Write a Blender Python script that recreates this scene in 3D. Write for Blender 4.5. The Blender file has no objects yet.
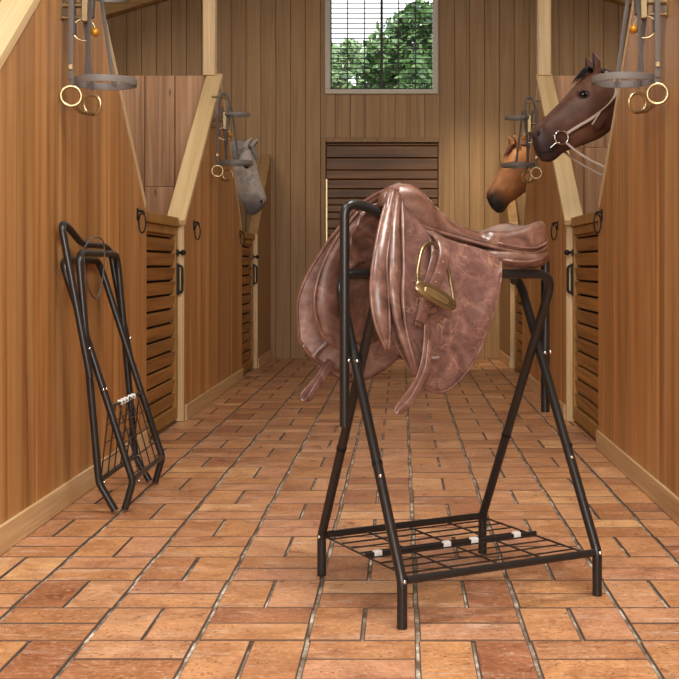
import bpy, bmesh, math, random
from mathutils import Vector, Matrix, Quaternion
V = Vector
random.seed(7)
COL = bpy.context.scene.collection
F = 1161.0; VX, VY = 401.0, 265.0; EYE = 1.0
XL, XR, YB = -1.39, 1.06, 12.4          # left / right aisle faces, back wall

# ------------------------------------------------------------------ mesh helpers
def nb():
    bm = bmesh.new(); bm.verts.layers.float.new('rnd'); return bm

def setr(bm, vs, r):
    l = bm.verts.layers.float['rnd']
    for v in vs: v[l] = r

def box(bm, a, b, r=None, bev=0.0):
    """axis aligned box between corners a and b, optional chamfer on all edges"""
    x0, y0, z0 = a; x1, y1, z1 = b
    vs = [bm.verts.new(p) for p in ((x0,y0,z0),(x1,y0,z0),(x1,y1,z0),(x0,y1,z0),(x0,y0,z1),(x1,y0,z1),(x1,y1,z1),(x0,y1,z1))]
    fs = [bm.faces.new([vs[i] for i in q]) for q in ((3,2,1,0),(4,5,6,7),(0,1,5,4),(1,2,6,5),(2,3,7,6),(3,0,4,7))]
    if r is None: r = random.random()
    if bev > 0:
        es = list({e for f in fs for e in f.edges})
        res = bmesh.ops.bevel(bm, geom=es, offset=bev, segments=1, affect='EDGES')
        allv = set(v for v in vs if v.is_valid) | set(res['verts'])
        setr(bm, allv, r)
    else: setr(bm, vs, r)

def prism(bm, poly, fa, fb, r=None):
    """poly: list of 2D pts; fa / fb map a 2D pt to 3D on the two faces"""
    A = [bm.verts.new(fa(*p)) for p in poly]; B = [bm.verts.new(fb(*p)) for p in poly]
    n = len(poly)
    bm.faces.new(A); bm.faces.new(B[::-1])
    for i in range(n): bm.faces.new((A[i], B[i], B[(i+1)%n], A[(i+1)%n]))
    setr(bm, A+B, random.random() if r is None else r)

def catmull(pts, n=8):
    pts = [V(p) for p in pts]
    if len(pts) < 3:
        return [pts[0].lerp(pts[-1], i/n) for i in range(n+1)]
    P = [pts[0]*2-pts[1]] + pts + [pts[-1]*2-pts[-2]]
    out = []
    for i in range(1, len(P)-2):
        for k in range(n):
            t = k/n
            a, b, c, d = P[i-1], P[i], P[i+1], P[i+2]
            out.append(0.5*((2*b)+(c-a)*t+(2*a-5*b+4*c-d)*t*t+(3*b-a-3*c+d)*t**3))
    out.append(pts[-1]); return out

def fillet(pts, rad, seg=8):
    pts = [V(p) for p in pts]; out = [pts[0]]
    for i in range(1, len(pts)-1):
        p = pts[i]; a = (pts[i-1]-p); b = (pts[i+1]-p)
        r = rad[i-1] if isinstance(rad, (list, tuple)) else rad
        r = min(r, a.length*.49, b.length*.49)
        A = p + a.normalized()*r; B = p + b.normalized()*r
        for k in range(seg+1):
            t = k/seg
            out.append(A*(1-t)**2 + p*2*t*(1-t) + B*t*t)
    out.append(pts[-1]); return out

def sweep(bm, pts, ra, rb=None, side=None, seg=12, closed=False, caps=True, power=2.0, r=0.5):
    """tube along pts. ra: half size along 'side' dir, rb: half size across it"""
    pts = [V(p) for p in pts]; n = len(pts)
    if rb is None: rb = ra
    g = lambda q, i: (q[min(i, len(q)-1)] if isinstance(q, (list, tuple)) else q)
    rings = []; prev = None
    for i, p in enumerate(pts):
        if closed: t = pts[(i+1)%n]-pts[i-1]
        else: t = pts[min(i+1, n-1)]-pts[max(i-1, 0)]
        if t.length < 1e-9: t = V((0,0,1))
        t.normalize()
        if side is not None:
            s = V(side[min(i, len(side)-1)]) if isinstance(side, list) else V(side)
            s = s - t*s.dot(t)
        elif prev is None:
            s = V((0,0,1)) - t*t.z
            if s.length < .1: s = V((0,1,0)) - t*t.y
        else: s = prev - t*prev.dot(t)
        s.normalize(); prev = s; u = t.cross(s)
        ring = []
        for k in range(seg):
            a = 2*math.pi*k/seg; c, d = math.cos(a), math.sin(a)
            c = math.copysign(abs(c)**(2/power), c); d = math.copysign(abs(d)**(2/power), d)
            ring.append(bm.verts.new(p + s*(c*g(ra, i)) + u*(d*g(rb, i))))
        rings.append(ring); setr(bm, ring, r)
    for i in range(n if closed else n-1):
        A, B = rings[i], rings[(i+1)%n]
        for k in range(seg): bm.faces.new((A[k], A[(k+1)%seg], B[(k+1)%seg], B[k]))
    if caps and not closed:
        bm.faces.new(rings[0][::-1]); bm.faces.new(rings[-1])
    return rings

def interp(vals, n):
    out = []
    m = len(vals)-1
    for i in range(n):
        t = i/(n-1)*m; k = min(int(t), m-1); f = t-k
        out.append(vals[k]*(1-f)+vals[k+1]*f)
    return out

def loft(bm, rings, caps=True, r=.5):
    R = [[bm.verts.new(p) for p in q] for q in rings]
    for q in R: setr(bm, q, r)
    m = len(R[0])
    for i in range(len(R)-1):
        for k in range(m): bm.faces.new((R[i][k], R[i][(k+1)%m], R[i+1][(k+1)%m], R[i+1][k]))
    if caps: bm.faces.new(R[0][::-1]); bm.faces.new(R[-1])

def ball(bm, c, r, sx=1, sy=1, sz=1, M=None, u=14, v=10):
    m = Matrix.Translation(V(c)) @ (M or Matrix()) @ Matrix.Diagonal((sx, sy, sz, 1))
    res = bmesh.ops.create_uvsphere(bm, u_segments=u, v_segments=v, radius=r, matrix=m)
    setr(bm, res['verts'], .5)

def disc(bm, c, axis, r, h, seg=16):
    """short cylinder"""
    axis = V(axis).normalized()
    sweep(bm, [V(c)-axis*h/2, V(c)+axis*h/2], r, seg=seg)

def ringp(c, axis, R, n=28, start=0, sweepa=2*math.pi):
    axis = V(axis).normalized(); s = axis.orthogonal().normalized(); u = axis.cross(s)
    return [V(c)+s*R*math.cos(start+sweepa*i/n)+u*R*math.sin(start+sweepa*i/n) for i in range(n)]

def sheet(bm, cols, th, nu=8, nv=8, bulge=None):
    """cols: control columns (lists of 3D pts, same length); a smooth solid sheet of thickness th"""
    C = [catmull(c, nv) for c in cols]
    rows = len(C[0]); G = [catmull([c[i] for c in C], nu) for i in range(rows)]   # G[row][col]
    R, Q = len(G), len(G[0])
    N = [[None]*Q for _ in range(R)]
    for i in range(R):
        for j in range(Q):
            a = G[min(i+1,R-1)][j]-G[max(i-1,0)][j]; b = G[i][min(j+1,Q-1)]-G[i][max(j-1,0)]
            n = a.cross(b); N[i][j] = n.normalized() if n.length > 1e-9 else V((0,-1,0))
    if bulge:
        for i in range(R):
            for j in range(Q): G[i][j] = G[i][j]+N[i][j]*bulge(i/(R-1), j/(Q-1))
    A = [[bm.verts.new(G[i][j]+N[i][j]*th/2) for j in range(Q)] for i in range(R)]
    B = [[bm.verts.new(G[i][j]-N[i][j]*th/2) for j in range(Q)] for i in range(R)]
    for q in A+B: setr(bm, q, .5)
    for i in range(R-1):
        for j in range(Q-1):
            bm.faces.new((A[i][j],A[i][j+1],A[i+1][j+1],A[i+1][j])); bm.faces.new((B[i][j],B[i+1][j],B[i+1][j+1],B[i][j+1]))
    for i in range(R-1):
        bm.faces.new((A[i][0],A[i+1][0],B[i+1][0],B[i][0])); bm.faces.new((A[i][-1],B[i][-1],B[i+1][-1],A[i+1][-1]))
    for j in range(Q-1):
        bm.faces.new((A[0][j],B[0][j],B[0][j+1],A[0][j+1])); bm.faces.new((A[-1][j],A[-1][j+1],B[-1][j+1],B[-1][j]))
    left = [G[i][0] for i in range(R)]; right = [G[i][-1] for i in range(R)]
    return left + G[-1][1:-1] + right[::-1], G       # outline: down the front, along the bottom, up the back

def obj(name, bm, mat, parent=None, smooth=False, shift=True, sub=0, remesh=0, kind=None, label=None):
    bmesh.ops.recalc_face_normals(bm, faces=bm.faces[:])
    if parent is not None and shift:
        p = parent; off = V((0,0,0))
        while p is not None: off += p.location; p = p.parent
        for v in bm.verts: v.co -= off
    me = bpy.data.meshes.new(name); bm.to_mesh(me); bm.free()
    o = bpy.data.objects.new(name, me); COL.objects.link(o)
    if mat: me.materials.append(mat)
    if smooth:
        for p in me.polygons: p.use_smooth = True
        if smooth == 'auto':
            me.set_sharp_from_angle(angle=math.radians(40))
    if remesh:
        m = o.modifiers.new('remesh', 'REMESH'); m.mode = 'VOXEL'; m.voxel_size = remesh; m.use_smooth_shade = True
        s = o.modifiers.new('smooth', 'SMOOTH'); s.factor = .5; s.iterations = 6
    if sub:
        m = o.modifiers.new('sub', 'SUBSURF'); m.levels = sub; m.render_levels = sub
    if parent: o.parent = parent
    if kind: o['kind'] = kind
    if label: o['label'] = label
    return o

def empty(name, loc=(0,0,0)):
    o = bpy.data.objects.new(name, None); o.empty_display_size = .1; COL.objects.link(o); o.location = loc; return o

def tag(o, label, cat, group=None, kind=None):
    o['label'] = label; o['category'] = cat
    if group: o['group'] = group
    if kind: o['kind'] = kind
    return o

def copy_tree(o, parent=None):
    c = o.copy(); COL.objects.link(c)
    if parent: c.parent = parent
    for ch in list(KIDS(o)): copy_tree(ch, c)
    return c
def KIDS(o): return [x for x in list(COL.objects) if x.parent == o]

# ------------------------------------------------------------------ materials
def rgb(r, g, b):
    f = lambda c: ((c/255+.055)/1.055)**2.4 if c/255 > .04045 else c/255/12.92
    return (f(r), f(g), f(b), 1)

class NT:
    def __init__(s, name):
        s.m = bpy.data.materials.new(name); s.m.use_nodes = True; s.t = s.m.node_tree
        s.b = s.t.nodes['Principled BSDF']
    def n(s, typ, **kw):
        x = s.t.nodes.new(typ)
        for k, v in kw.items():
            if k.startswith('i_'): x.inputs[int(k[2:])].default_value = v
            else: setattr(x, k, v)
        return x
    def l(s, a, b): s.t.links.new(a, b)
    def math(s, op, a, b=None, c=None):
        x = s.n('ShaderNodeMath', operation=op)
        for i, q in enumerate((a, b, c)):
            if q is None: continue
            if isinstance(q, (int, float)): x.inputs[i].default_value = q
            else: s.l(q, x.inputs[i])
        return x.outputs[0]
    def mix(s, f, a, b, mode='MIX'):
        x = s.n('ShaderNodeMix', data_type='RGBA', blend_type=mode)
        for i, q in ((0, f), (6, a), (7, b)):
            if isinstance(q, (int, float, tuple)): x.inputs[i].default_value = q
            else: s.l(q, x.inputs[i])
        return x.outputs[2]
    def coord(s, scale=(1,1,1), kind='Object', rot=(0,0,0)):
        c = s.n('ShaderNodeTexCoord'); mp = s.n('ShaderNodeMapping'); mp.inputs[3].default_value = scale; mp.inputs[2].default_value = rot
        s.l(c.outputs[kind], mp.inputs[0]); return mp.outputs[0]
    def noise(s, vec, scale, detail=4, rough=.55, dist=0, dim='3D', w=None):
        x = s.n('ShaderNodeTexNoise', noise_dimensions=dim)
        x.inputs['Scale'].default_value = scale; x.inputs['Detail'].default_value = detail
        x.inputs['Roughness'].default_value = rough; x.inputs['Distortion'].default_value = dist
        s.l(vec, x.inputs['Vector'])
        if w is not None: s.l(w, x.inputs['W'])
        return x.outputs[0]
    def ramp(s, fac, stops, interp='LINEAR'):
        x = s.n('ShaderNodeValToRGB'); cr = x.color_ramp; cr.interpolation = interp
        while len(cr.elements) < len(stops): cr.elements.new(.5)
        for e, (p, c) in zip(cr.elements, stops):
            e.position = p; e.color = c if isinstance(c, tuple) else (c, c, c, 1)
        s.l(fac, x.inputs[0]); return x.outputs[0]
    def bump(s, h, strength=.2, dist=.01):
        x = s.n('ShaderNodeBump'); x.inputs['Strength'].default_value = strength; x.inputs['Distance'].default_value = dist
        s.l(h, x.inputs['Height']); s.l(x.outputs[0], s.b.inputs['Normal']); return x
    def rnd(s):
        a = s.n('ShaderNodeAttribute', attribute_name='rnd'); return a.outputs['Fac']
    def base(s, c):
        if isinstance(c, tuple): s.b.inputs['Base Color'].default_value = c
        else: s.l(c, s.b.inputs['Base Color'])
    def set(s, **kw):
        for k, v in kw.items(): s.b.inputs[k.replace('_', ' ')].default_value = v

def wood(name, dark, mid, light, axis='Z', rough=.5, var=.5, fine=1.0, knots=False, bump=.12, tilt=0, finec=.74):
    m = NT(name)
    st = {'Z': (14, 14, .55), 'X': (.55, 14, 14), 'Y': (14, .55, 14)}[axis]
    def coord(sc):
        if not tilt: return m.coord(sc)
        mp = m.n('ShaderNodeMapping'); mp.inputs[3].default_value = sc; m.l(m.coord((1,1,1), rot=(tilt,0,0)), mp.inputs[0]); return mp.outputs[0]
    c = coord(tuple(q*fine for q in st)); r = m.rnd(); w = m.math('MULTIPLY', r, 37.0)
    g = m.noise(c, 1.6, 6, .62, .6, '4D', w)
    st2 = tuple(q*3.2 if q > 1 else q*1.3 for q in st)
    g2 = m.noise(coord(tuple(q*fine for q in st2)), 2.2, 5, .6, 0, '4D', w)
    col = m.ramp(g, [(.3, dark), (.5, mid), (.68, light)])
    fin = m.ramp(g2, [(.3, finec), (.65, 1.0)])
    col = m.mix(1.0, col, fin, 'MULTIPLY')
    tone = m.ramp(r, [(0, 1-var*.45), (1, 1+var*.12)])
    x = m.n('ShaderNodeMix', data_type='RGBA', blend_type='MULTIPLY'); x.inputs[0].default_value = 1
    m.l(col, x.inputs[6]); m.l(tone, x.inputs[7]); col = x.outputs[2]
    if knots:
        k = m.n('ShaderNodeTexVoronoi'); k.inputs['Scale'].default_value = 1.0
        m.l(m.coord({'Z': (9, 9, 2.6), 'X': (2.6, 9, 9), 'Y': (9, 2.6, 9)}[axis]), k.inputs['Vector'])
        km = m.ramp(k.outputs['Distance'], [(.03, 1.0), (.11, 0.0)])
        col = m.mix(m.math('MULTIPLY', km, .75), col, tuple(q*.25 for q in dark[:3])+(1,))
    m.base(col); m.set(Roughness=rough)
    m.bump(g2, bump, .004)
    return m.m

W_PANEL = wood('honey_panel_wood', rgb(150,96,48), rgb(194,138,80), rgb(220,168,110), 'Z', .4, .55, .55, finec=.86)
W_BACK = wood('back_wall_wood', rgb(140,106,70), rgb(160,124,81), rgb(172,136,92), 'Z', .6, .25, 1.0, finec=.9)
W_PINE = wood('pine_trim', rgb(198,160,108), rgb(220,186,136), rgb(236,206,160), 'Z', .5, .3, 1.2)
W_CAPR = wood('cap_wood_rising', rgb(204,172,122), rgb(222,192,144), rgb(234,208,164), 'Y', .5, .15, .8, finec=.88, tilt=-.655)
W_CAPF = wood('cap_wood_falling', rgb(204,172,122), rgb(222,192,144), rgb(234,208,164), 'Y', .5, .15, .8, finec=.88, tilt=.75)
W_PINEY = wood('pine_trim_long', rgb(196,156,108), rgb(214,178,130), rgb(228,196,150), 'Y', .5, .3, 1.2)
W_STALL = wood('distressed_stall_wood', rgb(128,88,58), rgb(184,138,100), rgb(214,170,132), 'Z', .6, .35, .6, True, .3)
W_SLATY = wood('door_slat_wood', rgb(124,80,34), rgb(170,118,56), rgb(198,146,76), 'Y', .5, .5, 1.0)
W_SLATX = wood('back_door_wood', rgb(70,42,14), rgb(108,68,28), rgb(136,92,44), 'X', .5, .5, 1.0, True)
W_FRAME = wood('door_frame_wood', rgb(132,92,36), rgb(166,120,54), rgb(186,140,70), 'Z', .5, .3, 1.0)
W_ROOF = wood('roof_wood', rgb(90,64,38), rgb(118,86,52), rgb(140,104,66), 'X', .7, .3)

def simple(name, col, rough=.5, metal=0, bump=0, bs=200, **kw):
    m = NT(name); c = m.coord()
    n = m.noise(c, bs, 3)
    m.base(m.mix(m.ramp(n, [(.3, 0.0), (.7, 1.0)]), tuple(q*.86 for q in col[:3])+(1,), col))
    m.set(Roughness=rough, Metallic=metal)
    if bump: m.bump(n, bump, .002)
    m.set(**kw); return m.m

M_BLACK = simple('black_powder_coat', rgb(50,46,44), .28, .35, .04, 600)
M_IRON = simple('dark_iron', rgb(38,34,32), .45, .6)
M_CHROME = simple('chrome', rgb(220,215,208), .2, 1)
M_BRASS = simple('polished_brass', rgb(196,174,130), .32, .9)
M_ABRASS = simple('aged_brass', rgb(158,136,100), .3, .9, .1, 90)
M_GOLD = simple('amber_ball', rgb(190,126,22), .35, .3)
M_STRAP = simple('grey_bridle_strap', rgb(112,104,98), .55, 0, .1, 300)
M_STRAPD = simple('dark_bridle_strap', rgb(84,78,74), .55, 0, .1, 300)
M_WHITE = simple('white_plastic', rgb(238,236,232), .4)
M_CREAM = simple('pale_rein_leather', rgb(196,176,160), .5)
M_SILL = simple('window_frame_paint', rgb(196,186,172), .5)
M_TILE = None

def leather(name, dark, mid, light, veins=.5, rough=.34):
    m = NT(name); c = m.coord()
    a = m.noise(c, 14, 6, .62, 1.2); b = m.noise(c, 60, 5, .6)
    col = m.ramp(a, [(.3, dark), (.52, mid), (.74, light)])
    col = m.mix(1.0, col, m.ramp(b, [(.3, .8), (.7, 1.08)]), 'MULTIPLY')
    if veins:
        dv = m.n('ShaderNodeTexNoise'); dv.inputs['Scale'].default_value = 9; m.l(c, dv.inputs['Vector'])
        wv = m.n('ShaderNodeMix', data_type='VECTOR'); wv.inputs[0].default_value = .15
        m.l(c, wv.inputs[4]); m.l(dv.outputs['Color'], wv.inputs[5])
        vo = m.n('ShaderNodeTexVoronoi', feature='DISTANCE_TO_EDGE'); vo.inputs['Scale'].default_value = 30; m.l(wv.outputs[1], vo.inputs['Vector'])
        line = m.ramp(vo.outputs['Distance'], [(.0, 1.0), (.035, 0.0)])
        msk = m.ramp(m.noise(c, 12, 3), [(.45, 0.0), (.62, 1.0)])
        col = m.mix(m.math('MULTIPLY', m.math('MULTIPLY', line, msk), veins), col, rgb(206,158,116))
    m.base(col); m.set(Roughness=rough); m.set(**{'Coat_Weight': .22, 'Coat_Roughness': .3})
    m.bump(m.noise(c, 240, 4), .14, .002); return m.m
L_SEAT = leather('seat_leather', rgb(74,46,36), rgb(110,74,60), rgb(140,100,84), .12, .33)
L_FLAP = leather('flap_leather', rgb(82,54,48), rgb(114,78,70), rgb(144,106,94), .5, .42)
L_ROLL = leather('panel_leather', rgb(72,46,38), rgb(112,78,66), rgb(148,112,98), .15, .3)
L_EDGE = leather('edge_leather', rgb(82,52,42), rgb(116,80,68), rgb(146,110,96), 0, .34)

L_UNDER_SHEEN = leather('underside_sheen_leather', rgb(118,86,80), rgb(156,124,114), rgb(184,154,144), .2, .36)  # underside leather, lightened: the far flap's reflection is put into the colour
def brick_mat():
    m = NT('terracotta_brick'); c = m.coord(); r = m.rnd()
    col = m.ramp(r, [(0, rgb(172,114,80)), (.3, rgb(198,142,98)), (.55, rgb(214,158,106)), (.8, rgb(206,150,116)), (1, rgb(232,184,130))])
    a = m.noise(c, 7, 6, .65, .5); b = m.noise(c, 55, 5, .65)
    col = m.mix(.75, col, m.ramp(a, [(.3, rgb(190,160,146)), (.6, rgb(255,250,240))]), 'MULTIPLY')
    col = m.mix(m.ramp(b, [(.54, 0.0), (.72, .75)]), col, rgb(232,190,156))
    col = m.mix(m.ramp(b, [(.30, .7), (.44, 0.0)]), col, rgb(132,78,54))
    pit = m.n('ShaderNodeTexVoronoi'); pit.inputs['Scale'].default_value = 75
    m.l(m.coord((1, 1.0, 1)), pit.inputs['Vector'])
    pm = m.math('MULTIPLY', m.ramp(pit.outputs['Distance'], [(.16, 1.0), (.28, 0.0)]), m.ramp(m.noise(c, 18, 2), [(.44, 0.0), (.56, 1.0)]))
    col = m.mix(m.math('MULTIPLY', pm, .85), col, rgb(92,52,36))
    st = m.noise(m.coord((5, 70, 5)), 1.6, 4, .7)
    col = m.mix(.8, col, m.ramp(st, [(.32, .74), (.55, 1.0), (.75, 1.12)]), 'MULTIPLY')
    lime = m.math('MULTIPLY', m.ramp(m.noise(m.coord((2.2, 9, 2)), 1.5, 6, .75), [(.53, 0.0), (.70, .7)]), m.ramp(m.noise(m.coord((12, 90, 9)), 1, 3), [(.42, 0.0), (.55, 1.0)]))
    col = m.mix(lime, col, rgb(228,206,186))
    m.base(col)
    rr = m.ramp(a, [(.3, .25), (.7, .45)]); m.l(rr, m.b.inputs['Roughness'])
    h = m.math('SUBTRACT', m.math('ADD', m.noise(c, 30, 6, .7), m.math('MULTIPLY', a, .8)), m.math('MULTIPLY', pm, .5))
    m.bump(h, .6, .008)
    m.set(**{'Specular_IOR_Level': .5}); return m.m
M_BRICK = brick_mat()
def grout_mat():
    m = NT('grout'); c = m.coord()
    m.base(m.ramp(m.noise(c, 8, 5, .7), [(.35, rgb(84,66,52)), (.5, rgb(140,122,104)), (.66, rgb(222,212,196))]))
    m.set(Roughness=.9); m.bump(m.noise(c, 120, 4), .4, .004); return m.m
M_GROUT = grout_mat()

# ------------------------------------------------------------------ floor
bm = nb()
CELL = .295; X0, Y0 = .045, 3.096; G = .0045
for iy in range(-9, 33):
    for ix in range(-7, 6):
        x0 = X0+ix*CELL; y0 = Y0+iy*CELL
        if x0 > XR+.2 or x0+CELL < XL-.2 or y0 > YB+.05: continue
        for h in (0, 1):
            if (ix+iy) % 2 == 0: a = (x0+G*1.6, y0+h*CELL/2+G*.75, 0); b = (x0+CELL-G*1.6, y0+(h+1)*CELL/2-G*.75, 0)
            else: a = (x0+h*CELL/2+G*.9, y0+G*.75, 0); b = (x0+(h+1)*CELL/2-G*.9, y0+CELL-G*.75, 0)
            j = lambda: random.uniform(-.0012, .0012)
            zt = random.uniform(-.002, 0)
            x1, x2 = max(a[0]+j(), XL-.1), min(b[0]+j(), XR+.1)
            if x2-x1 < .02: continue
            box(bm, (x1, a[1]+j()*.5, -.05), (x2, b[1]+j()*.5, zt), None, .0028)
fl = obj('floor', bm, M_BRICK, kind='structure')
fl.data.materials.append(simple('mortar_residue', rgb(104,78,60), .9))
for p in fl.data.polygons:
    if p.normal.z < .95: p.material_index = 1
bm = nb(); box(bm, (-4.4, -6, -.12), (4.4, YB+.1, -.0085)); obj('floor', bm, M_GROUT, kind='structure')

# ------------------------------------------------------------------ back wall with window and sliding door
WX0, WX1, WZ0, WZ1 = -.79, .375, 2.845, 4.15
DX0, DX1, DZ1 = -.855, .45, 2.36
bm = nb(); px = -1.019; PW = .1592; k0 = -22
for k in range(k0, 34):
    x0 = px+k*PW; x1 = x0+PW
    if x1 < -4.3 or x0 > 4.3: continue
    top = 5.6
    cuts = [x0] + sorted(c for c in (WX0, WX1, DX0, DX1) if x0 < c < x1) + [x1]
    r = random.random()
    for a, b in zip(cuts[:-1], cuts[1:]):
        m = (a+b)/2; seg = [(0, top)]
        if DX0 < m < DX1: seg = [(DZ1, top)]
        if WX0 < m < WX1: seg = [(s0, WZ0) if s0 < WZ0 else (s0, s1) for s0, s1 in seg] + [(WZ1, top)]
        ga = .0022 if a == x0 else 0; gb = .0022 if b == x1 else 0
        for s0, s1 in seg: box(bm, (a+ga, YB, s0), (b-gb, YB+.03, s1), r, .0016 if ga and gb else 0)
obj('wall_back', bm, W_BACK, kind='structure')
bm = nb()
for a, b in (((-4.3,0),(DX0,5.6)), ((DX1,0),(4.3,5.6)), ((DX0,DZ1),(DX1,WZ0)), ((DX0,WZ0),(WX0,5.6)), ((WX1,WZ0),(DX1,5.6)), ((WX0,WZ1),(WX1,5.6))):
    box(bm, (a[0], YB+.031, a[1]), (b[0], YB+.12, b[1]), .1)
obj('wall_back', bm, W_ROOF, kind='structure')

# window
win = empty('window_1', ((WX0+WX1)/2, YB, WZ0)); win['kind'] = 'structure'
bm = nb(); t = .045
for a, b in (((WX0-.02,WZ0-.02),(WX1+.02,WZ0+.03)), ((WX0-.02,WZ0+.03),(WX0+.035,WZ1-.03)), ((WX1-.035,WZ0+.03),(WX1+.02,WZ1-.03)), ((WX0-.02,WZ1-.03),(WX1+.02,WZ1+.02))):
    box(bm, (a[0], YB-.03, a[1]), (b[0], YB+.13, b[1]), .5, .004)
obj('window_frame', bm, M_SILL, win)
bm = nb()
for k in range(1, 6):
    x = WX0+.035+(WX1-WX0-.07)*k/6; w = .014 if k == 3 else .006
    box(bm, (x-w, YB+.04, WZ0+.03), (x+w, YB+.06, WZ1-.03))
box(bm, (WX0+.035, YB+.04, WZ0+.03), (WX0+.047, YB+.06, WZ1-.03)); 
z = WZ0+.04
while z < WZ1-.04:
    box(bm, (WX0+.035, YB+.043, z), (WX1-.035, YB+.057, z+.009)); z += .054
obj('window_grille', bm, M_IRON, win)
def glassm():
    m = NT('window_glass'); m.set(Roughness=.02, IOR=1.08); m.b.inputs['Transmission Weight'].default_value = 1
    m.base((.95,.98,.97,1)); return m.m
bm = nb(); box(bm, (WX0+.03, YB+.08, WZ0+.02), (WX1-.03, YB+.084, WZ1-.02)); obj('pane', bm, glassm(), win)

# sliding door
door = empty('door_1', ((DX0+DX1)/2, YB, 0)); door['kind'] = 'structure'
bm = nb()
box(bm, (DX0, YB-.02, 0), (DX0+.05, YB+.06, DZ1), .6, .003); box(bm, (DX1-.05, YB-.02, 0), (DX1, YB+.06, DZ1), .3, .003)
box(bm, (DX0+.05, YB-.02, DZ1-.05), (DX1-.05, YB+.06, DZ1), .5, .003)
obj('door_frame', bm, wood('dark_gold_frame', rgb(116,82,40), rgb(142,104,54), rgb(158,120,68), 'Z', .5, .2), door)
bm = nb(); z = .02; alt = 0
while z < DZ1-.06:
    h = random.choice((.075, .1, .13)); h = min(h, DZ1-.055-z)
    box(bm, (DX0+.055, YB+(.012 if alt else .0), z+.004), (DX1-.055, YB+.05, z+h-.004), None, .006); z += h; alt ^= 1
obj('door_boards', bm, W_SLATX, door)
bm = nb(); box(bm, (DX0+.052, YB-.012, .3), (DX0+.07, YB-.002, 1.92), .5, .002); obj('gap_light_strip', bm, M_BRASS, door)  # pale brass strip standing in for the sliver of light at the gap
bm = nb(); box(bm, (DX0, YB+.07, 0), (DX1, YB+.1, DZ1)); obj('backing', bm, W_ROOF, door)

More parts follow.
